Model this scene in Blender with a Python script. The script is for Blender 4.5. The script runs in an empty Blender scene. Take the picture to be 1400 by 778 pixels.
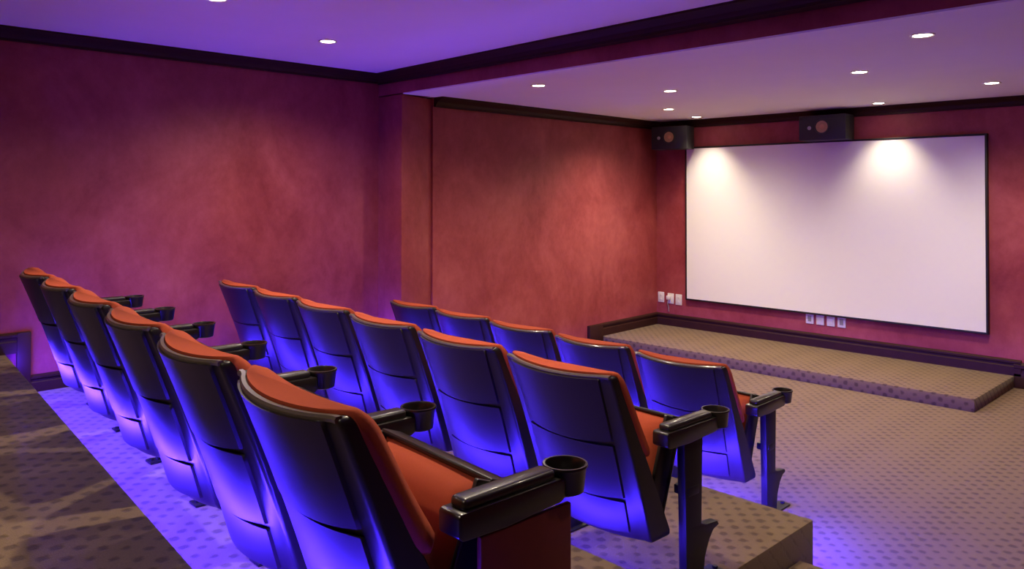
import bpy, bmesh, math, random
from mathutils import Vector, Matrix

random.seed(7)
scene = bpy.context.scene
COL = scene.collection
PI = math.pi

# ------------------------------------------------------------------ camera
YAW, PITCH, ROLL = math.radians(45.793), math.radians(-0.824), math.radians(0.045)
F_PX, CY, EYE = 1078.35, 246.04, 1.671
Fv = Vector((-math.sin(YAW), math.cos(YAW), 0)); Rv = Vector((math.cos(YAW), math.sin(YAW), 0)); Uv = Vector((0, 0, 1))
F2 = Fv * math.cos(PITCH) - Uv * math.sin(PITCH); U2 = Uv * math.cos(PITCH) + Fv * math.sin(PITCH)
R3 = Rv * math.cos(ROLL) + U2 * math.sin(ROLL); U3 = U2 * math.cos(ROLL) - Rv * math.sin(ROLL)
cam = bpy.data.cameras.new('camera'); cam_o = bpy.data.objects.new('camera', cam); COL.objects.link(cam_o)
cam_o.matrix_world = Matrix(((R3.x, U3.x, -F2.x, 0), (R3.y, U3.y, -F2.y, 0), (R3.z, U3.z, -F2.z, EYE), (0, 0, 0, 1)))
cam.sensor_width = 36; cam.lens = F_PX * 36 / 1400; cam.shift_x = 0; cam.shift_y = (CY - 389) / 1400
cam.clip_start = 0.02
scene.camera = cam_o

# ------------------------------------------------------------------ world and exposure
w = bpy.data.worlds.new('world'); scene.world = w; w.use_nodes = True
w.node_tree.nodes['Background'].inputs[0].default_value = (0.02, 0.015, 0.02, 1)
w.node_tree.nodes['Background'].inputs[1].default_value = 1.0
vs = scene.view_settings
vs.view_transform = 'Standard'; vs.look = 'None'; vs.exposure = 0.33; vs.gamma = 1.0; vs.use_curve_mapping = False
WARM = (1.0, 0.835, 0.60)
SPOT_W = 92.0        # watts of one halogen downlight
LED_BLUE = (0.050, 0.018, 1.0)
LED_STRENGTH = 300.0  # emission of the LED strips on the risers

# ------------------------------------------------------------------ materials
def new_mat(name):
    m = bpy.data.materials.new(name); m.use_nodes = True
    return m, m.node_tree.nodes, m.node_tree.links, m.node_tree.nodes['Principled BSDF']

def plain(name, col, rough=.5, metal=0., spec=.5, coat=0., noise=0., nscale=30, bump=0., bscale=200, coat_rough=.1):
    m, N, L, b = new_mat(name)
    b.inputs['Base Color'].default_value = (*col, 1); b.inputs['Roughness'].default_value = rough
    b.inputs['Metallic'].default_value = metal; b.inputs['Specular IOR Level'].default_value = spec
    b.inputs['Coat Weight'].default_value = coat; b.inputs['Coat Roughness'].default_value = coat_rough
    tc = N.new('ShaderNodeTexCoord')
    if noise:
        n = N.new('ShaderNodeTexNoise'); n.inputs['Scale'].default_value = nscale; n.inputs['Detail'].default_value = 4
        L.new(tc.outputs['Object'], n.inputs['Vector'])
        mx = N.new('ShaderNodeMix'); mx.data_type = 'RGBA'
        mx.inputs[6].default_value = (*[c * (1 - noise) for c in col], 1)
        mx.inputs[7].default_value = (*[min(1, c * (1 + noise)) for c in col], 1)
        L.new(n.outputs['Fac'], mx.inputs[0]); L.new(mx.outputs[2], b.inputs['Base Color'])
    if bump:
        n2 = N.new('ShaderNodeTexNoise'); n2.inputs['Scale'].default_value = bscale
        L.new(tc.outputs['Object'], n2.inputs['Vector'])
        bp = N.new('ShaderNodeBump'); bp.inputs['Strength'].default_value = bump; bp.inputs['Distance'].default_value = .002
        L.new(n2.outputs['Fac'], bp.inputs['Height']); L.new(bp.outputs['Normal'], b.inputs['Normal'])
    return m

def plaster_mat():
    """crimson Venetian plaster: soft trowel clouds over a worn rose ground"""
    m, N, L, b = new_mat('crimson_plaster')
    geo = N.new('ShaderNodeNewGeometry')
    mp = N.new('ShaderNodeMapping'); mp.inputs['Scale'].default_value = (1, 1, .8); L.new(geo.outputs['Position'], mp.inputs[0])
    n1 = N.new('ShaderNodeTexNoise'); n1.inputs['Scale'].default_value = 1.7; n1.inputs['Detail'].default_value = 7; n1.inputs['Roughness'].default_value = .62
    n1.inputs['Distortion'].default_value = .6
    n2 = N.new('ShaderNodeTexNoise'); n2.inputs['Scale'].default_value = 14; n2.inputs['Detail'].default_value = 5; n2.inputs['Roughness'].default_value = .7
    for n in (n1, n2): L.new(mp.outputs[0], n.inputs['Vector'])
    add = N.new('ShaderNodeMath'); add.operation = 'MULTIPLY_ADD'; add.inputs[1].default_value = .42
    L.new(n2.outputs['Fac'], add.inputs[0]); L.new(n1.outputs['Fac'], add.inputs[2])
    cr = N.new('ShaderNodeValToRGB'); e = cr.color_ramp.elements
    e[0].position = .48; e[0].color = (.212, .025, .031, 1)
    e[1].position = .96; e[1].color = (.41, .088, .088, 1)
    e2 = cr.color_ramp.elements.new(.71); e2.color = (.305, .050, .056, 1)
    L.new(add.outputs[0], cr.inputs[0]); L.new(cr.outputs[0], b.inputs['Base Color'])
    b.inputs['Roughness'].default_value = .55; b.inputs['Specular IOR Level'].default_value = .35
    bp = N.new('ShaderNodeBump'); bp.inputs['Strength'].default_value = .12; bp.inputs['Distance'].default_value = .004
    L.new(n2.outputs['Fac'], bp.inputs['Height']); L.new(bp.outputs['Normal'], b.inputs['Normal'])
    return m

def carpet_mat():
    """woven carpet: beige-brown ground with small dark lozenges in a staggered grid and a fine pile"""
    m, N, L, b = new_mat('lozenge_carpet')
    geo = N.new('ShaderNodeNewGeometry')
    sep = N.new('ShaderNodeSeparateXYZ'); L.new(geo.outputs['Position'], sep.inputs[0])
    def math_(op, a, c=None, d=None):
        n = N.new('ShaderNodeMath'); n.operation = op
        for i, v in enumerate((a, c, d)):
            if v is None: continue
            if isinstance(v, (int, float)): n.inputs[i].default_value = v
            else: L.new(v, n.inputs[i])
        return n.outputs[0]
    # the risers carry the pattern on: use z as a second running axis
    yz = math_('ADD', sep.outputs[1], sep.outputs[2])
    K = 2 * PI / .092
    sx = math_('SINE', math_('MULTIPLY', sep.outputs[0], K)); sy = math_('SINE', math_('MULTIPLY', yz, K))
    prod = math_('MULTIPLY', sx, sy)                       # staggered dots
    wx = math_('SINE', math_('MULTIPLY', sep.outputs[0], K / 4)); grp = math_('MULTIPLY', wx, .16)
    ns = N.new('ShaderNodeTexNoise'); ns.inputs['Scale'].default_value = 55; ns.inputs['Detail'].default_value = 3; L.new(geo.outputs['Position'], ns.inputs['Vector'])
    pile = N.new('ShaderNodeTexNoise'); pile.inputs['Scale'].default_value = 330; pile.inputs['Detail'].default_value = 2; L.new(geo.outputs['Position'], pile.inputs['Vector'])
    v = math_('ADD', math_('ADD', prod, grp), math_('MULTIPLY', math_('SUBTRACT', ns.outputs['Fac'], .5), 1.1))
    cr = N.new('ShaderNodeValToRGB'); cr.color_ramp.elements[0].position = .22; cr.color_ramp.elements[1].position = .80
    L.new(v, cr.inputs[0])
    cr.color_ramp.elements[0].color = (0, 0, 0, 1); cr.color_ramp.elements[1].color = (1, 1, 1, 1)
    mx = N.new('ShaderNodeMix'); mx.data_type = 'RGBA'; mx.inputs[6].default_value = (.225, .145, .086, 1); mx.inputs[7].default_value = (.118, .070, .046, 1)
    L.new(cr.outputs[0], mx.inputs[0])
    mx2 = N.new('ShaderNodeMix'); mx2.data_type = 'RGBA'; mx2.blend_type = 'MULTIPLY'; mx2.inputs[0].default_value = .55
    cr2 = N.new('ShaderNodeValToRGB'); cr2.color_ramp.elements[0].position = .25; cr2.color_ramp.elements[1].position = .75
    cr2.color_ramp.elements[0].color = (.35, .35, .35, 1)
    L.new(pile.outputs['Fac'], cr2.inputs[0]); L.new(mx.outputs[2], mx2.inputs[6]); L.new(cr2.outputs[0], mx2.inputs[7])
    L.new(mx2.outputs[2], b.inputs['Base Color'])
    b.inputs['Roughness'].default_value = .95; b.inputs['Specular IOR Level'].default_value = .15
    b.inputs['Sheen Weight'].default_value = .15
    bp = N.new('ShaderNodeBump'); bp.inputs['Strength'].default_value = .5; bp.inputs['Distance'].default_value = .004
    h = math_('SUBTRACT', pile.outputs['Fac'], math_('MULTIPLY', cr.outputs[0], .9))
    L.new(h, bp.inputs['Height']); L.new(bp.outputs['Normal'], b.inputs['Normal'])
    return m

def emit(name, col, strength):
    m, N, L, b = new_mat(name)
    b.inputs['Base Color'].default_value = (*col, 1)
    b.inputs['Emission Color'].default_value = (*col, 1); b.inputs['Emission Strength'].default_value = strength
    return m

M = dict(
    plaster=plaster_mat(), carpet=carpet_mat(),
    ceiling=plain('ceiling_paint', (.90, .88, .85), .85, noise=.03, nscale=3),
    wood=plain('dark_stained_wood', (.034, .010, .006), .55, spec=.2, noise=.35, nscale=9),
    screen=plain('matte_screen', (.86, .85, .84), .9, spec=.1),
    screen_frame=plain('screen_frame_black', (.010, .008, .009), .5),
    shell=plain('glossy_black_plastic', (.012, .009, .008), .36, spec=.4, coat=.14, coat_rough=.25, bump=.03, bscale=350),
    panel=plain('satin_black_plastic', (.0135, .0095, .009), .40, spec=.4, coat=.08, coat_rough=.28, bump=.04, bscale=420),
    fabric=plain('orange_red_upholstery', (.36, .062, .026), .9, spec=.2, noise=.10, nscale=160, bump=.35, bscale=900),
    rim=plain('grey_brown_rim', (.105, .080, .070), .30, coat=.4, coat_rough=.15),
    arm=plain('black_arm_plastic', (.010, .008, .0075), .30, coat=.25, bump=.05, bscale=300),
    pad=plain('black_vinyl_pad', (.012, .010, .009), .33, coat=.25, bump=.10, bscale=240),
    metal=plain('painted_steel', (.011, .009, .010), .45, spec=.35, bump=.08, bscale=160),
    maroon=plain('maroon_laminate', (.170, .024, .016), .5, noise=.12, nscale=40),
    white=plain('white_plastic', (.75, .72, .70), .45),
    socket=plain('socket_grey', (.30, .28, .27), .6),  # plain grey of the jack inserts and the plug cable
    spk=plain('speaker_black', (.022, .021, .023), .55, bump=.06, bscale=300),
    cone=plain('tan_speaker_cone', (.42, .25, .12), .55),
    cap=plain('copper_dust_cap', (.55, .28, .15), .35, metal=.3),
    rubber=plain('rubber_surround', (.030, .025, .024), .6),
    silver=plain('tweeter_silver', (.45, .45, .50), .35, metal=.6),
    trim_ring=plain('downlight_ring', (.80, .78, .74), .35, metal=.4),
    lamp=emit('halogen_lamp', (1.0, .88, .72), 28.0),
    led=emit('blue_led', LED_BLUE, LED_STRENGTH * 1.2), led_mid=emit('blue_led_dim', LED_BLUE, LED_STRENGTH * .68), led_front=emit('blue_led_bright', LED_BLUE, LED_STRENGTH * 2.0),
    lead=plain('alu_channel', (.35, .35, .37), .4, metal=.8),
)

# ------------------------------------------------------------------ mesh helpers
def obj(name, me, mat, parent=None, mats=None):
    o = bpy.data.objects.new(name, me); COL.objects.link(o)
    for mm in (mats or [mat]): me.materials.append(M[mm] if isinstance(mm, str) else mm)
    if parent: o.parent = parent
    return o

def finish(name, bm, smooth=35):
    bmesh.ops.recalc_face_normals(bm, faces=bm.faces)
    me = bpy.data.meshes.new(name); bm.to_mesh(me); bm.free()
    if smooth:
        for f in me.polygons: f.use_smooth = True
        me.set_sharp_from_angle(angle=math.radians(smooth))
    return me

def add_box(bm, x0, x1, y0, y1, z0, z1, bev=0., seg=2, rot=None, loc=None):
    vs_ = [bm.verts.new((x, y, z)) for z in (z0, z1) for y in (y0, y1) for x in (x0, x1)]
    fs = [bm.faces.new([vs_[i] for i in q]) for q in ((0, 2, 3, 1), (4, 5, 7, 6), (0, 1, 5, 4), (2, 6, 7, 3), (0, 4, 6, 2), (1, 3, 7, 5))]
    geom = vs_
    if bev:
        es = list({e for f in fs for e in f.edges})
        r = bmesh.ops.bevel(bm, geom=es, offset=bev, segments=seg, profile=.5, affect='EDGES')
        geom = list({v for f in r['faces'] for v in f.verts} | {v for v in vs_ if v.is_valid})
    if rot: bmesh.ops.rotate(bm, verts=geom, cent=(0, 0, 0), matrix=rot)
    if loc: bmesh.ops.translate(bm, verts=geom, vec=loc)
    return geom

def box_me(name, *a, **k):
    bm = bmesh.new(); add_box(bm, *a, **k); return finish(name, bm)

def prism_me(name, pts, z0, z1, axis='z', bev=0., seg=2, smooth=35):
    """polygon extruded; axis z: pts are (x,y); axis x: pts are (y,z) and z0..z1 is x"""
    bm = bmesh.new()
    mk = (lambda p, h: (p[0], p[1], h)) if axis == 'z' else ((lambda p, h: (h, p[0], p[1])) if axis == 'x' else (lambda p, h: (p[0], h, p[1])))
    a = [bm.verts.new(mk(p, z0)) for p in pts]; b = [bm.verts.new(mk(p, z1)) for p in pts]
    n = len(pts); bm.faces.new(a); bm.faces.new(b)
    for i in range(n): bm.faces.new((a[i], a[(i + 1) % n], b[(i + 1) % n], b[i]))
    if bev:
        bmesh.ops.recalc_face_normals(bm, faces=bm.faces)
        bmesh.ops.bevel(bm, geom=list(bm.edges), offset=bev, segments=seg, profile=.5, affect='EDGES')
    return finish(name, bm, smooth)

def loft_me(name, loops, smooth=40, cap=True):
    bm = bmesh.new(); rows = [[bm.verts.new(p) for p in lp] for lp in loops]; n = len(rows[0])
    for r0, r1 in zip(rows, rows[1:]):
        for i in range(n): bm.faces.new((r0[i], r0[(i + 1) % n], r1[(i + 1) % n], r1[i]))
    if cap: bm.faces.new(rows[0]); bm.faces.new(rows[-1])
    return finish(name, bm, smooth)

def lathe_me(name, prof, seg=28, smooth=40, xf=None):
    """profile (r, z) turned about z"""
    bm = bmesh.new(); rows = []
    for r, z in prof:
        if r < 1e-6: rows.append([bm.verts.new((0, 0, z))])
        else: rows.append([bm.verts.new((r * math.cos(2 * PI * i / seg), r * math.sin(2 * PI * i / seg), z)) for i in range(seg)])
    for a, b in zip(rows, rows[1:]):
        for i in range(seg):
            j = (i + 1) % seg
            if len(a) == 1 and len(b) == 1: continue
            if len(a) == 1: bm.faces.new((a[0], b[i], b[j]))
            elif len(b) == 1: bm.faces.new((a[i], a[j], b[0]))
            else: bm.faces.new((a[i], a[j], b[j], b[i]))
    if xf: bmesh.ops.transform(bm, matrix=xf, verts=bm.verts)
    return finish(name, bm, smooth)

def tag(o, label, cat=None, group=None, kind=None):
    o['label'] = label
    if cat: o['category'] = cat
    if group: o['group'] = group
    if kind: o['kind'] = kind
    return o

def struct(name, me, mat, label=None, mats=None):
    o = obj(name, me, mat, mats=mats); o['kind'] = 'structure'
    if label: o['label'] = label
    return o

def thing(name, label, cat, loc=(0, 0, 0), rz=0., group=None):
    o = bpy.data.objects.new(name, None); COL.objects.link(o); o.empty_display_size = .1
    o.location = loc; o.rotation_euler = (0, 0, rz)
    return tag(o, label, cat, group)

def copy_tree(o, parent=None):
    c = o.copy(); COL.objects.link(c)
    if parent: c.parent = parent
    for ch in list(o.children): copy_tree(ch, c)
    return c

# ------------------------------------------------------------------ the room
Z_LOW, Z_UP = 2.487, 2.665          # ceiling over the stage, ceiling over the seats
Z_MID, Z_BACK, Z_REAR = .232, .427, .680
D = 7.80
XR = 1.5; YB = -2.4
def lerp_line(p, q, x): return p[1] + (q[1] - p[1]) * (x - p[0]) / (q[0] - p[0])
LW0, LW1 = (-5.53, YB), (-5.635, 3.90)          # left wall beside the seats
AL0, AL1 = (-5.385, 4.28), (-5.545, D)           # left wall beside the stage
BM0, BM1 = (-5.62, 3.885), (XR, 3.765)           # face of the dropped beam
def lwx(y): return LW0[0] + (LW1[0] - LW0[0]) * (y - LW0[1]) / (LW1[1] - LW0[1])
def alx(y): return AL0[0] + (AL1[0] - AL0[0]) * (y - AL0[1]) / (AL1[1] - AL0[1])
def bmy(x): return lerp_line(BM0, BM1, x)

struct('floor', box_me('floor', -5.9, XR + .1, YB - .1, D + .1, -.08, 0), 'carpet', 'lozenge patterned beige carpet in front of the stage')
struct('wall_left', prism_me('wall_left', [LW0, LW1, (-5.9, 3.9), (-5.9, YB)], 0, Z_UP + .02), 'plaster', 'mottled crimson plaster wall beside the rows of chairs')
struct('wall_left', prism_me('wall_left_stage', [AL0, AL1, (-5.9, D), (-5.9, 4.28)], 0, Z_LOW + .02), 'plaster', 'mottled crimson plaster wall left of the stage')
struct('wall_front', box_me('wall_front', -5.9, XR + .1, D, D + .12, 0, Z_LOW + .02), 'plaster', 'crimson plaster wall behind the projection screen')
struct('wall_right', box_me('wall_right', XR, XR + .12, YB, D, 0, Z_UP + .02), 'plaster')
struct('wall_back', box_me('wall_back', -5.9, XR + .12, YB - .12, YB, 0, Z_UP + .02), 'plaster')
struct('ceiling', prism_me('ceiling_seats', [(-5.9, YB - .1), (XR + .1, YB - .1), (XR + .1, bmy(XR) + .1), (-5.9, bmy(-5.9) + .1)], Z_UP, Z_UP + .1), 'ceiling', 'white ceiling over the seats washed in violet light')
struct('ceiling', prism_me('ceiling_stage', [(-5.9, bmy(-5.9) + .33), (XR + .1, bmy(XR) + .33), (XR + .1, D + .1), (-5.9, D + .1)], Z_LOW, Z_LOW + .1), 'ceiling', 'lower white ceiling in front of the screen')
beam = struct('trim_1', prism_me('beam', [(-5.9, bmy(-5.9)), (XR + .1, bmy(XR)), (XR + .1, bmy(XR) + .34), (-5.9, bmy(-5.9) + .34)], Z_LOW - .004, Z_UP + .05), 'plaster', 'plum coloured dropped beam across the room')
obj('soffit', prism_me('soffit', [(-5.28, bmy(-5.28) + .004), (XR, bmy(XR) + .004), (XR, bmy(XR) + .34), (-5.28, bmy(-5.28) + .34)], Z_LOW - .014, Z_LOW - .004), 'ceiling', beam)
struct('wall_left', prism_me('pilaster', [(-5.295, bmy(-5.295) + .001), (-5.405, 4.28), (-5.9, 4.28), (-5.9, bmy(-5.9))], 0, Z_LOW - .014, bev=.004), 'plaster', 'narrow crimson pilaster under the end of the beam')

# carpeted platforms
def rear_y(x): return 1.14 + (x + 5.54) * math.tan(math.radians(-4.7))
def back_y(x): return 2.155 - (x + 5.6) * .0135
def mid_y(x): return 3.376
struct('floor', prism_me('rear_platform', [(lwx(YB), YB), (XR, YB), (XR, rear_y(XR)), (lwx(1.1), rear_y(-5.6))], 0, Z_REAR, bev=.008), 'carpet', 'brown carpeted top platform behind the back row')
struct('floor', prism_me('back_platform', [(lwx(1.1), rear_y(-5.6)), (-1.14, rear_y(-1.14)), (-1.14, back_y(-1.14)), (lwx(2.1), back_y(-5.6))], 0, Z_BACK, bev=.008), 'carpet', 'carpeted platform under the back row of chairs')
struct('floor', prism_me('middle_platform', [(lwx(2.1), back_y(-5.6)), (-1.572, back_y(-1.572)), (-1.572, mid_y(-1.57)), (lwx(3.4), mid_y(-5.6))], 0, Z_MID, bev=.008), 'carpet', 'carpeted platform under the middle row of chairs')
struct('floor', prism_me('aisle_step', [(-1.568, back_y(-1.5) + .01), (-.3, back_y(-.3) + .01), (-.3, 3.235), (-1.568, 3.235)], 0, .105, bev=.008), 'carpet', 'low carpeted step beside the middle platform')
st = obj('stage_platform', prism_me('stage_platform', [(alx(6.68), 6.682), (-1.852, 6.682), (-1.852, D), (alx(D), D)], 0, .101, bev=.008), 'carpet')
tag(st, 'low carpeted stage platform beneath the projection screen', 'stage', kind='structure')

# crown and base mouldings: profile (out, z) swept along a straight run in plan
def run_me(name, p, q, prof, side):
    """p->q in plan; side +1: profile grows to the left of the direction of travel"""
    d = Vector((q[0] - p[0], q[1] - p[1], 0)).normalized(); nrm = Vector((-d.y, d.x, 0)) * side
    loops = [[Vector((e[0], e[1], z)) + nrm * o for o, z in prof] for e in (p, q)]
    return loft_me(name, loops, 30)
def crown(z, s=1., d=1.): return [(0, z), (.090 * s, z), (.090 * s, z - .014 * d), (.074 * s, z - .020 * d), (.058 * s, z - .034 * d), (.036 * s, z - .048 * d), (.030 * s, z - .062 * d), (.022 * s, z - .074 * d), (.022 * s, z - .092 * d), (0, z - .092 * d)]
def base(z, h=.13): return [(0, z), (.030, z), (.030, z + h * .56), (.024, z + h * .62), (.024, z + h * .74), (.034, z + h * .80), (.034, z + h * .92), (.018, z + h), (0, z + h)]
n_trim = [1]
def trim(p, q, prof, side, label):
    n_trim[0] += 1
    return struct('trim_%d' % n_trim[0], run_me('moulding', p, q, prof, side), 'wood', label)
cz = Z_UP
trim((lwx(YB), YB), (lwx(3.87), 3.87), crown(cz, 1., .85), -1, 'dark wooden crown moulding on the wall beside the chairs')
trim((-5.62, bmy(-5.62)), (XR, bmy(XR) - .14), [(-.20, cz)] + crown(cz, .9, .95)[1:-1] + [(.02, cz - .0874), (-.20, cz - .0874)], -1, 'dark wooden crown moulding along the dropped beam')
trim((alx(4.29), 4.29), (alx(D - .01), D - .01), crown(Z_LOW, 1.3, .9), -1, 'dark wooden crown moulding left of the stage')
trim((alx(D), D), (XR, D), crown(Z_LOW, .8, .9), -1, 'dark wooden crown moulding above the screen')

def baseboard(side, p, q, prof, sd, label):
    return struct('baseboard_' + side, run_me('baseboard', p, q, prof, sd), 'wood', label)
baseboard('left', (lwx(YB), YB), (lwx(1.20), 1.20), base(Z_REAR, .125), -1, 'dark wooden baseboard on the top platform')
b_end = struct('baseboard_left', box_me('base_end', lwx(1.2), lwx(1.2) + .036, 1.20, 1.275, Z_BACK, Z_REAR + .125, bev=.004), 'wood', 'dark wooden end block of the upper baseboard')
baseboard('left', (lwx(1.275), 1.275), (lwx(2.2), 2.2), base(Z_BACK, .105), -1, 'dark wooden baseboard beside the back row')
baseboard('left', (lwx(2.2), 2.2), (lwx(3.38), 3.38), base(Z_MID, .11), -1, 'dark wooden baseboard beside the middle row')
baseboard('left', (alx(4.29), 4.29), (alx(6.46), 6.46), base(0, .075), -1, 'dark wooden baseboard leading to the stage')
struct('baseboard_left', box_me('base_end2', alx(6.5), alx(6.5) + .040, 6.455, 6.68, 0, .101 + .135, bev=.004), 'wood', 'dark wooden end block at the stage corner')
baseboard('left', (alx(6.68), 6.68), (alx(D - .03), D - .03), base(.101, .135), -1, 'dark wooden baseboard along the left side of the stage')
baseboard('front', (alx(D), D), (-1.80, D), base(.101, .135), -1, 'dark wooden baseboard behind the stage')
baseboard('front', (-1.852, D), (XR, D), base(0, .215), -1, 'tall dark wooden baseboard right of the stage')

# ------------------------------------------------------------------ projection screen
SX0, SX1, SZ0, SZ1 = -5.098, -2.055, .445, 2.162
ps = thing('projection_screen', 'wide white projection screen with thin black frame on crimson wall', 'screen', ((SX0 + SX1) / 2, D - .03, SZ0))
hw = (SX1 - SX0) / 2; hh = SZ1 - SZ0
obj('screen_surface', box_me('screen_surface', -hw, hw, -.012, .030, 0, hh), 'screen', ps)
for a in ((-hw - .018, -hw, -.018, .030, -.018, hh + .018), (hw, hw + .018, -.018, .030, -.018, hh + .018), (-hw, hw, -.018, .030, -.018, 0), (-hw, hw, -.018, .030, hh, hh + .018)):
    obj('frame_bar', box_me('frame_bar', *a, bev=.003), 'screen_frame', ps)

# ------------------------------------------------------------------ speakers
XF = Matrix.Rotation(PI / 2, 4, 'X')     # lathe axis z -> -y
def speaker(loc, rz, label, wd=.47, ht=.245, dp=.20):
    t = thing('loudspeaker', label, 'speaker', loc, rz, 'loudspeakers on the screen wall')
    obj('cabinet', box_me('cabinet', -wd / 2, wd / 2, 0, dp, 0, ht, bev=.008), 'spk', t)
    wf = obj('woofer', lathe_me('woofer', [(.062, 0), (.062, .009), (.056, .010), (.030, .003), (0, .003)], xf=XF), 'cone', t)
    wf.location = (.004, 0, ht * .53)
    s = obj('surround', lathe_me('surround', [(.076, 0), (.076, .006), (.072, .012), (.062, .013), (.059, .010), (.059, 0)], xf=XF), 'rubber', wf)
    c = obj('dust_cap', lathe_me('dust_cap', [(.024, .002), (.024, .006), (.018, .011), (0, .014)], xf=XF), 'cap', wf)
    tw = obj('tweeter', lathe_me('tweeter', [(.019, 0), (.019, .004), (.014, .005), (.012, .003), (.007, .008), (0, .009)], xf=XF), 'silver', t)
    tw.location = (-.125, 0, ht * .5)
    bm = bmesh.new(); add_box(bm, -.03, .03, dp - .004, dp + .05, ht * .3, ht * .7, bev=.004)
    obj('bracket', finish('bracket', bm), 'metal', t)
    return t
speaker((-3.415, D - .25, 2.176), 0, 'black loudspeaker above the middle of the projection screen')
speaker((-5.17, D - .29, 2.150), math.radians(9), 'black loudspeaker in the corner at the left of the screen', wd=.44, ht=.26)

# ------------------------------------------------------------------ wall plates
def plate(x0, x1, z0, z1, label, group, kind, plug=False):
    t = thing('wall_plate', label, 'outlet', ((x0 + x1) / 2, D, (z0 + z1) / 2), 0, group)
    w2, h2 = (x1 - x0) / 2, (z1 - z0) / 2
    obj('cover', box_me('cover', -w2, w2, -.011, 0, -h2, h2, bev=.004), 'white', t)
    if kind == 'socket':
        for dz in (-.026, .026): obj('socket', lathe_me('socket', [(.015, 0), (.015, .0125), (.012, .0135), (0, .0135)], 20, xf=XF), 'white', t).location = (0, 0, dz)
    else:
        obj('insert', box_me('insert', -w2 * .45, w2 * .45, -.0135, -.010, -h2 * .55, h2 * .55, bev=.001), 'socket' if kind == 'jack' else 'white', t)
    if plug:
        g = obj('plug', box_me('plug', -.022, .022, -.055, -.012, -.024, .024, bev=.008), 'white', t); g.location = (-.012, 0, .012)
        cu = bmesh.new(); pts = [(-.012, -.045, -.01), (-.016, -.05, -.05), (-.012, -.035, -.10), (-.010, -.028, -.15)]
        for a, c in zip(pts, pts[1:]):
            a, c = Vector(a), Vector(c); dv = c - a
            r = bmesh.ops.create_cone(cu, segments=8, radius1=.004, radius2=.004, depth=dv.length * 1.06, cap_ends=True)
            bmesh.ops.transform(cu, verts=r['verts'], matrix=Matrix.Translation((a + c) / 2) @ dv.to_track_quat('Z', 'Y').to_matrix().to_4x4())
        obj('cable', finish('cable', cu), 'socket', t)
g1, g2 = 'wall plates in the corner left of the screen', 'wall plates under the screen'
plate(-5.520, -5.435, .362, .482, 'leftmost white wall plate in the corner left of the screen', g1, 'socket')
plate(-5.385, -5.300, .357, .477, 'white wall plate with a white plug and cable', g1, 'socket', True)
plate(-5.275, -5.190, .350, .475, 'white wall plate nearest the left edge of the screen', g1, 'socket')
for i, lab in enumerate(('leftmost', 'second from left', 'third from left', 'rightmost')):
    x = -3.70 + i * .1085
    plate(x, x + .082, .325 , .431 , '%s of the four white wall plates under the screen' % lab, g2, 'jack' if i in (0, 3) else 'blank')

# ------------------------------------------------------------------ recessed downlights
ring_me = lathe_me('ring', [(.062, 0), (.062, -.004), (.057, -.007), (.048, -.005), (.045, .0), (.045, .020), (.062, .020)], 28)
lamp_me = lathe_me('lamp', [(0, .002), (.028, .002), (.045, .005), (.045, .012), (0, .012)], 28)
ring_me.materials.append(M['trim_ring']); lamp_me.materials.append(M['lamp'])
def downlight(x, y, z, label, power=1., aim=(0, 0), angle=150, blend=1.0):
    t = thing('downlight', label, 'downlight', (x, y, z), 0, 'recessed halogen downlights')
    for nm, me in (('trim_ring', ring_me), ('lamp', lamp_me)):
        o = bpy.data.objects.new(nm, me); COL.objects.link(o); o.parent = t
        o.location = (0, 0, -.0005) if nm == 'trim_ring' else (0, 0, -.008)
    L = bpy.data.lights.new('downlight_beam', 'SPOT'); L.energy = SPOT_W * power; L.color = WARM
    L.spot_size = math.radians(angle); L.spot_blend = blend; L.shadow_soft_size = .03
    lo = bpy.data.objects.new('downlight_beam', L); COL.objects.link(lo); lo.parent = t; lo.location = (0, 0, -.02)
    lo.rotation_euler = (math.radians(aim[0]), math.radians(aim[1]), 0)
    return t
zl = Z_LOW
downlight(-4.199, 4.367, zl, 'downlight on the low ceiling nearest the pilaster', .6)
downlight(-1.445, 4.383, zl, 'downlight on the low ceiling nearest the beam at right', .35)
downlight(-3.680, 5.365, zl, 'upper of the two stacked downlights above the corner speaker', 1.1)
downlight(-2.192, 5.431, zl, 'downlight in the middle of the low ceiling', .8)
downlight(-4.509, 6.547, zl, 'lower of the two stacked downlights above the corner speaker', 1.6)
downlight(-1.720, 6.683, zl, 'rightmost downlight on the low ceiling', 1.2)
downlight(-4.760, 7.436, zl, 'downlight close to the crown moulding beside the corner speaker', .50, aim=(7, 0), angle=90, blend=1.0)
downlight(-2.842, 7.470, zl, 'downlight close to the crown moulding right of the middle speaker', .50, aim=(7, 0), angle=90, blend=1.0)
downlight(-4.585, 2.757, Z_UP, 'downlight in the violet ceiling over the chairs')
downlight(-3.965, 1.728, Z_UP, 'downlight at the top edge of the photo over the chairs')
for x, y, lab in ((-2.70, 2.757, 'over the middle of the middle row'), (-.80, 2.757, 'over the right aisle'), (-2.05, 1.728, 'over the aisle end of the back row'), (-3.9, -.2, 'over the left of the top platform'), (-1.6, -.3, 'over the right of the top platform')):
    downlight(x, y, Z_UP, 'downlight in the higher ceiling ' + lab, .45 if 'platform' in lab else .5 if 'middle' in lab else .35 if 'right aisle' in lab else 1.1)

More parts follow.
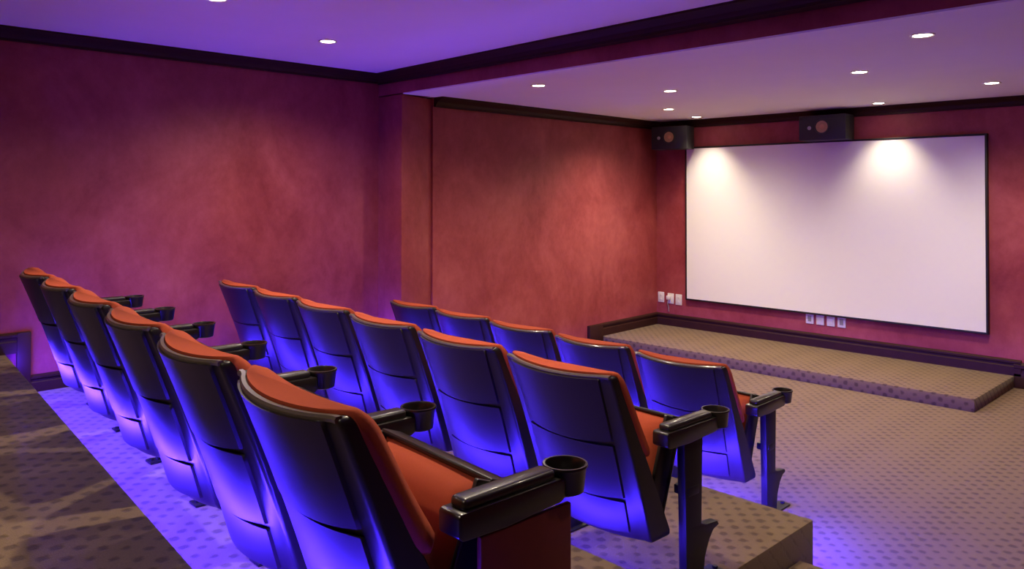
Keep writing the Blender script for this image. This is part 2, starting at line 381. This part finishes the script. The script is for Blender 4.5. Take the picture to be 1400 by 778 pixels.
# ------------------------------------------------------------------ LED strips on the risers
def led(p, q, z, label, mat='led', down=False):
    d = Vector((q[0] - p[0], q[1] - p[1], 0)); ln = d.length; a = math.atan2(d.y, d.x)
    t = thing('led_strip', label, 'light strip', (p[0], p[1], z), a, 'blue light strips on the risers')
    ch = [(.001, -.022), (.004, -.022), (.014, -.003), (.014, .002), (.001, .002)] if down else [(.001, -.026), (.0100, -.026), (.0100, -.0235), (.0105, -.0005), (.001, -.0005)]
    df = [(.0070, -.0240), (.0175, -.0040), (.0145, -.0025), (.0040, -.0225)] if down else [(.0140, -.0235), (.0145, .0000), (.0110, .0000), (.0105, -.0240)]
    obj('channel', prism_me('channel', ch, 0, ln, 'x'), 'lead', t)
    obj('diffuser', prism_me('diffuser', df, .004, ln - .004, 'x'), mat, t)
    return t
led((-5.52, rear_y(-5.52)), (-1.15, rear_y(-1.15)), Z_REAR - .035, 'blue light strip on the riser behind the back row')
led((-5.54, back_y(-5.54)), (-1.60, back_y(-1.60)), Z_BACK - .035, 'blue light strip on the riser behind the middle row', 'led_mid')
led((-5.55, mid_y(0)), (-1.58, mid_y(0)), Z_MID - .035, 'blue light strip on the riser behind the front row', 'led_front', True)

# ------------------------------------------------------------------ theatre chairs
HW = .262; TOP = .818; DIP = .010
def yr(z):                       # rear face of the shell at the sides
    t = (TOP - z) / .625
    return .222 * t + .010 * math.sin(PI * min(1, max(0, t)))
def yf(z):                       # front face of the shell
    t = (TOP - z) / .625
    return yr(z) + .040 + .085 * max(0, t) ** 1.2
BULGE = .048
def bul(x): return -BULGE * max(0, 1 - (x / .226) ** 2) ** .85          # the back bulges to the rear between its side rails
def dip(x, z): return -DIP * (1 - (x / HW) ** 2) * min(1, max(0, (z - .2) / .6))   # and its top edge sags in the middle

def shell_loops():
    loops = []
    zs = [.195, .198, .206, .222, .25, .30, .36, .42, .48, .54, .60, .66, .72, .765, .793, .805, .812, .816, TOP]
    ins = {.195: .020, .198: .010, .206: .004, .805: .001, .812: .004, .816: .008, TOP: .015}
    for z in zs:
        k = ins.get(z, 0); r0, f0 = yr(z) + k, yf(z) - k * .6; hx = HW - k * .8
        lp = []
        n = 26; c = .011
        # rear, left to right, with rounded corner
        for i in range(n + 1):
            x = -hx + c + (2 * hx - 2 * c) * i / n
            lp.append((x, r0 + bul(x), z + dip(x, z)))
        for a in (30, 60): lp.append((hx - c + c * math.sin(math.radians(a)), r0 + bul(hx) + c * (1 - math.cos(math.radians(a))), z))
        lp.append((hx, r0 + c, z)); lp.append((hx, f0 - .006, z)); lp.append((hx - .006, f0, z))
        for i in range(n - 1, 0, -1):
            x = -hx + .006 + (2 * hx - .012) * i / n
            lp.append((x, r0 + .022 + bul(x), z + dip(x, z)))
        lp.append((-hx + .006, f0, z)); lp.append((-hx, f0 - .006, z)); lp.append((-hx, r0 + c, z))
        for a in (60, 30): lp.append((-hx + c - c * math.sin(math.radians(a)), r0 + bul(hx) + c * (1 - math.cos(math.radians(a))), z))
        loops.append(lp)
    return loops

def panel_me(name, z0, z1, hx0, hx1, dep=.009, sag=.012, vsag=1.):
    """raised shield on the rear of the shell, following its curve; hx0/hx1 half-widths at bottom/top"""
    bm = bmesh.new(); nx, nz = 16, 8; bv = .002
    def pos(u, v, out):
        hx = hx0 + (hx1 - hx0) * v; x = hx * u
        z = z0 + (z1 - z0) * v
        return (x, yr(z) + bul(x) - out, z + dip(x, z) - sag * (1 - u * u) * (1 - v) * vsag)
    eu = .010
    us = [-1, -1 + eu] + [-1 + eu + (2 - 2 * eu) * i / nx for i in range(1, nx)] + [1 - eu, 1]
    e = bv / (z1 - z0); vs_ = [0, e] + [e + (1 - 2 * e) * i / nz for i in range(1, nz)] + [1 - e, 1]
    G = [[bm.verts.new(pos(u, v, -.004 if (i in (0, len(us) - 1) or j in (0, len(vs_) - 1)) else dep)) for i, u in enumerate(us)] for j, v in enumerate(vs_)]
    for a, b in zip(G, G[1:]):
        for i in range(len(us) - 1): bm.faces.new((a[i], a[i + 1], b[i + 1], b[i]))
    return finish(name, bm, 50)

def rim_me():
    loops = []
    n = 30
    for i in range(n + 1):
        x = -HW + .010 + 2 * (HW - .010) * i / n; y = yr(TOP) + bul(x); z = TOP + dip(x, TOP) + .0005
        loops.append([(x, y + .002, z - .010), (x, y + .0005, z - .003), (x, y + .004, z + .0025), (x, y + .014, z + .003), (x, y + .018, z - .002), (x, y + .018, z - .010)])
    return loft_me('top_rim', loops, 40)

def cushion_back_me():
    loops = []
    zs = [.505, .509, .519, .535, .555, .59, .64, .70, .75, .778, .796, .809, .819, .825, .828]
    for z in zs:
        kt = max(0, (z - .771) / .057); kb = max(0, (.543 - z) / .038)
        k = 1 - math.sqrt(max(0, 1 - min(1, max(kt, kb)) ** 2))      # rounded ends
        th = .056 * (1 - .72 * k); zz = min(z, TOP)
        ybk = yf(zz) - .004; yin = yr(zz) + .017; hx = HW + .004 - .016 * k
        flare = .010 * max(0, (.62 - z) / .12)
        lp = []; n = 16; r = .020
        for i in range(n + 1):
            x = -hx + 2 * hx * i / n
            a = max(0, (abs(x) / hx - .86) / .14) ** 2
            lp.append((x, (yin + bul(x)) * (1 - a) + ybk * a, z + dip(x, z)))
        for i in range(n, -1, -1):
            u = -1 + 2 * i / n; x = hx * u
            edge = 1 - max(0, (abs(u) - .86) / .14) ** 2 * .55
            lp.append((x, ybk + (th + flare) * edge - .012 * (1 - u ** 2), z + dip(x, z)))
        loops.append(lp)
    return loft_me('back_cushion', loops, 60)

SEAT_ANG = math.radians(70)
def seat_xf(): return Matrix.Translation((0, .292, .268)) @ Matrix.Rotation(SEAT_ANG, 4, 'X')
def seat_mes():
    # local: y from hinge outwards, z up
    bm = bmesh.new(); nx, ny = 12, 10; hx = .226; ln = .345
    top = []
    for j in range(ny + 1):
        v = j / ny; row = []
        for i in range(nx + 1):
            u = -1 + 2 * i / nx
            ex = 1 - max(0, (abs(u) - .80) / .20) ** 2.2; ey = 1 - max(0, (v - .82) / .18) ** 2.2
            z = .018 + .050 * ex * ey + .006 * (1 - u * u)
            row.append(bm.verts.new((hx * u, ln * v, z)))
        top.append(row)
    bot = [[bm.verts.new((hx * (-1 + 2 * i / nx), ln * j / ny, .004)) for i in range(nx + 1)] for j in range(ny + 1)]
    for j in range(ny):
        for i in range(nx):
            bm.faces.new((top[j][i], top[j][i + 1], top[j + 1][i + 1], top[j + 1][i])); bm.faces.new((bot[j][i], bot[j + 1][i], bot[j + 1][i + 1], bot[j][i + 1]))
    for j in range(ny):
        for i in (0, nx): bm.faces.new((top[j][i], top[j + 1][i], bot[j + 1][i], bot[j][i]))
    for i in range(nx):
        for j in (0, ny): bm.faces.new((top[j][i], top[j][i + 1], bot[j][i + 1], bot[j][i]))
    bmesh.ops.transform(bm, matrix=seat_xf(), verts=bm.verts); cush = finish('seat_cushion', bm, 55)
    bm = bmesh.new()
    add_box(bm, -.240, .240, -.015, .358, -.040, .008, bev=.014, seg=3)
    for sx in (-1, 1): add_box(bm, min(sx * .224, sx * .240), max(sx * .224, sx * .240), -.010, .352, -.030, .072, bev=.005)
    add_box(bm, -.240, .240, .343, .358, -.030, .034, bev=.006)
    bmesh.ops.transform(bm, matrix=seat_xf(), verts=bm.verts); pan = finish('seat_pan', bm, 45)
    return cush, pan

def chair_meshes():
    me = {}
    me['back_shell'] = (loft_me('back_shell', shell_loops(), 32), 'shell')
    me['upper_back_panel'] = (panel_me('upper_back_panel', .576, .810, .206, .217), 'panel')
    me['lower_back_panel'] = (panel_me('lower_back_panel', .360, .561, .198, .2055), 'panel')
    me['back_skirt'] = (panel_me('back_skirt', .228, .347, .192, .1975), 'panel')
    me['top_rim'] = (rim_me(), 'rim')
    me['back_cushion'] = (cushion_back_me(), 'fabric')
    c, pn = seat_mes(); me['seat_cushion'] = (c, 'fabric'); me['seat_pan'] = (pn, 'shell')
    # armrest (local: x = 0 on the row line between two chairs)
    prof = [(.240, .546), (.240, .588), (.248, .594), (.540, .594), (.555, .590), (.555, .548), (.540, .540), (.37, .532), (.255, .536)]
    me['armrest'] = (prism_me('armrest', prof, -.034, .034, 'x', bev=.005), 'arm')
    bm = bmesh.new(); add_box(bm, -.026, .026, .262, .532, .588, .616, bev=.012, seg=4)
    me['arm_pad'] = (finish('arm_pad', bm, 50), 'pad')
    me['cup_holder'] = (lathe_me('cup_holder', [(0, -.062), (.036, -.062), (.044, -.058), (.050, -.006), (.0535, .0), (.0525, .005), (.0475, .005), (.045, .0), (.040, -.052), (0, -.052)], 32, xf=Matrix.Translation((0, .588, .606))), 'arm')
    post = [(.375, .0), (.372, .22), (.362, .535), (.478, .535), (.470, .215), (.500, .203), (.574, .196), (.586, .180), (.548, .170), (.520, .140), (.492, .085), (.482, .0)]
    me['post'] = (prism_me('post', post, -.017, .017, 'x', bev=.003), 'metal')
    bm = bmesh.new(); add_box(bm, -.036, .036, .335, .600, 0, .010, bev=.003)
    for yy in (.352, .582):
        r = bmesh.ops.create_cone(bm, segments=6, radius1=.011, radius2=.010, depth=.010, cap_ends=True); bmesh.ops.translate(bm, verts=r['verts'], vec=(0, yy, .014))
    me['foot_plate'] = (finish('foot_plate', bm), 'metal')
    # hinge bracket between post and shell
    bm = bmesh.new(); add_box(bm, -.048, .020, .385, .455, .330, .365, bev=.006)
    me['hinge_bracket'] = (finish('hinge_bracket', bm), 'metal')
    me['end_panel'] = (box_me('end_panel', .018, .032, .300, .575, .015, .532, bev=.004), 'maroon')
    for k, (m_, mt) in me.items(): m_.materials.append(M[mt])
    return {k: v[0] for k, v in me.items()}
CM = chair_meshes()
def inst(key, parent, x=0.):
    o = bpy.data.objects.new(key, CM[key]); COL.objects.link(o); o.parent = parent; o.location = (x, 0, 0)
    return o
PITCH_X = .630
ARM_R, ARM_L = .285, -.345
def add_arm(t, x):
    a = inst('armrest', t, x); inst('arm_pad', a); inst('cup_holder', a)
    p = inst('post', t, x); inst('foot_plate', p); inst('hinge_bracket', p)
def make_chair(label, group):
    t = thing('theatre_chair', label, 'chair', group=group)
    for k in ('back_shell', 'back_cushion', 'seat_cushion', 'seat_pan'): inst(k, t)
    sh = [c for c in t.children if c.name.startswith('back_shell')][0]
    inst('top_rim', sh); inst('upper_back_panel', sh); inst('lower_back_panel', sh); inst('back_skirt', sh)
    add_arm(t, ARM_R)
    return t
ORD = ['nearest the aisle', 'second from the aisle', 'third from the aisle', 'fourth from the aisle', 'fifth from the aisle', 'sixth from the aisle, by the wall']
# per row: knob (top right rear corner) of the aisle chair, row angle, facing, count
ROWS = [('front', (-2.035, 3.405), 0., -4.7, 1.5, .630, 5),
        ('middle', (-1.662, 2.075), Z_MID, -4.7, -1.5, .630, 6),
        ('back', (-1.285, .795), Z_BACK, -4.7, -5.0, .630, 6)]
proto = None
for row, (kx, ky), z, th, al, pt, n in ROWS:
    th, al = math.radians(th), math.radians(al)
    for i in range(n):
        x = kx - math.cos(th) * pt * i; y = ky - math.sin(th) * pt * i
        ox = x - HW * math.cos(al); oy = y - HW * math.sin(al)
        lab = 'orange-red theatre chair in the %s row, %s' % (row, ORD[i] if not (row == 'front' and i == 4) else 'fifth from the aisle, by the wall')
        grp = 'theatre chairs in the %s row' % row
        if proto is None: proto = make_chair(lab, grp); t = proto
        else: t = copy_tree(proto); tag(t, lab, 'chair', grp)
        t.location = (ox, oy, z); t.rotation_euler = (0, 0, al)
        t['row_index'] = i
ALL = [o for o in COL.objects if o.parent is None and o.name.startswith('theatre_chair')]
for t in ALL:
    i = t['row_index']; grp = t['group']; del t['row_index']
    last = 4 if 'front' in grp else 5
    if i == last: add_arm(t, ARM_L)
    if 'back' in grp:
        for c in t.children:
            if c.name.split('.')[0] in ('armrest', 'post'): c.rotation_euler.z = math.radians(4); c.location.x += .012
    if 'back' in grp and i == 0:
        ep = inst('end_panel', t, ARM_R + .012); ep.rotation_euler.z = math.radians(4)
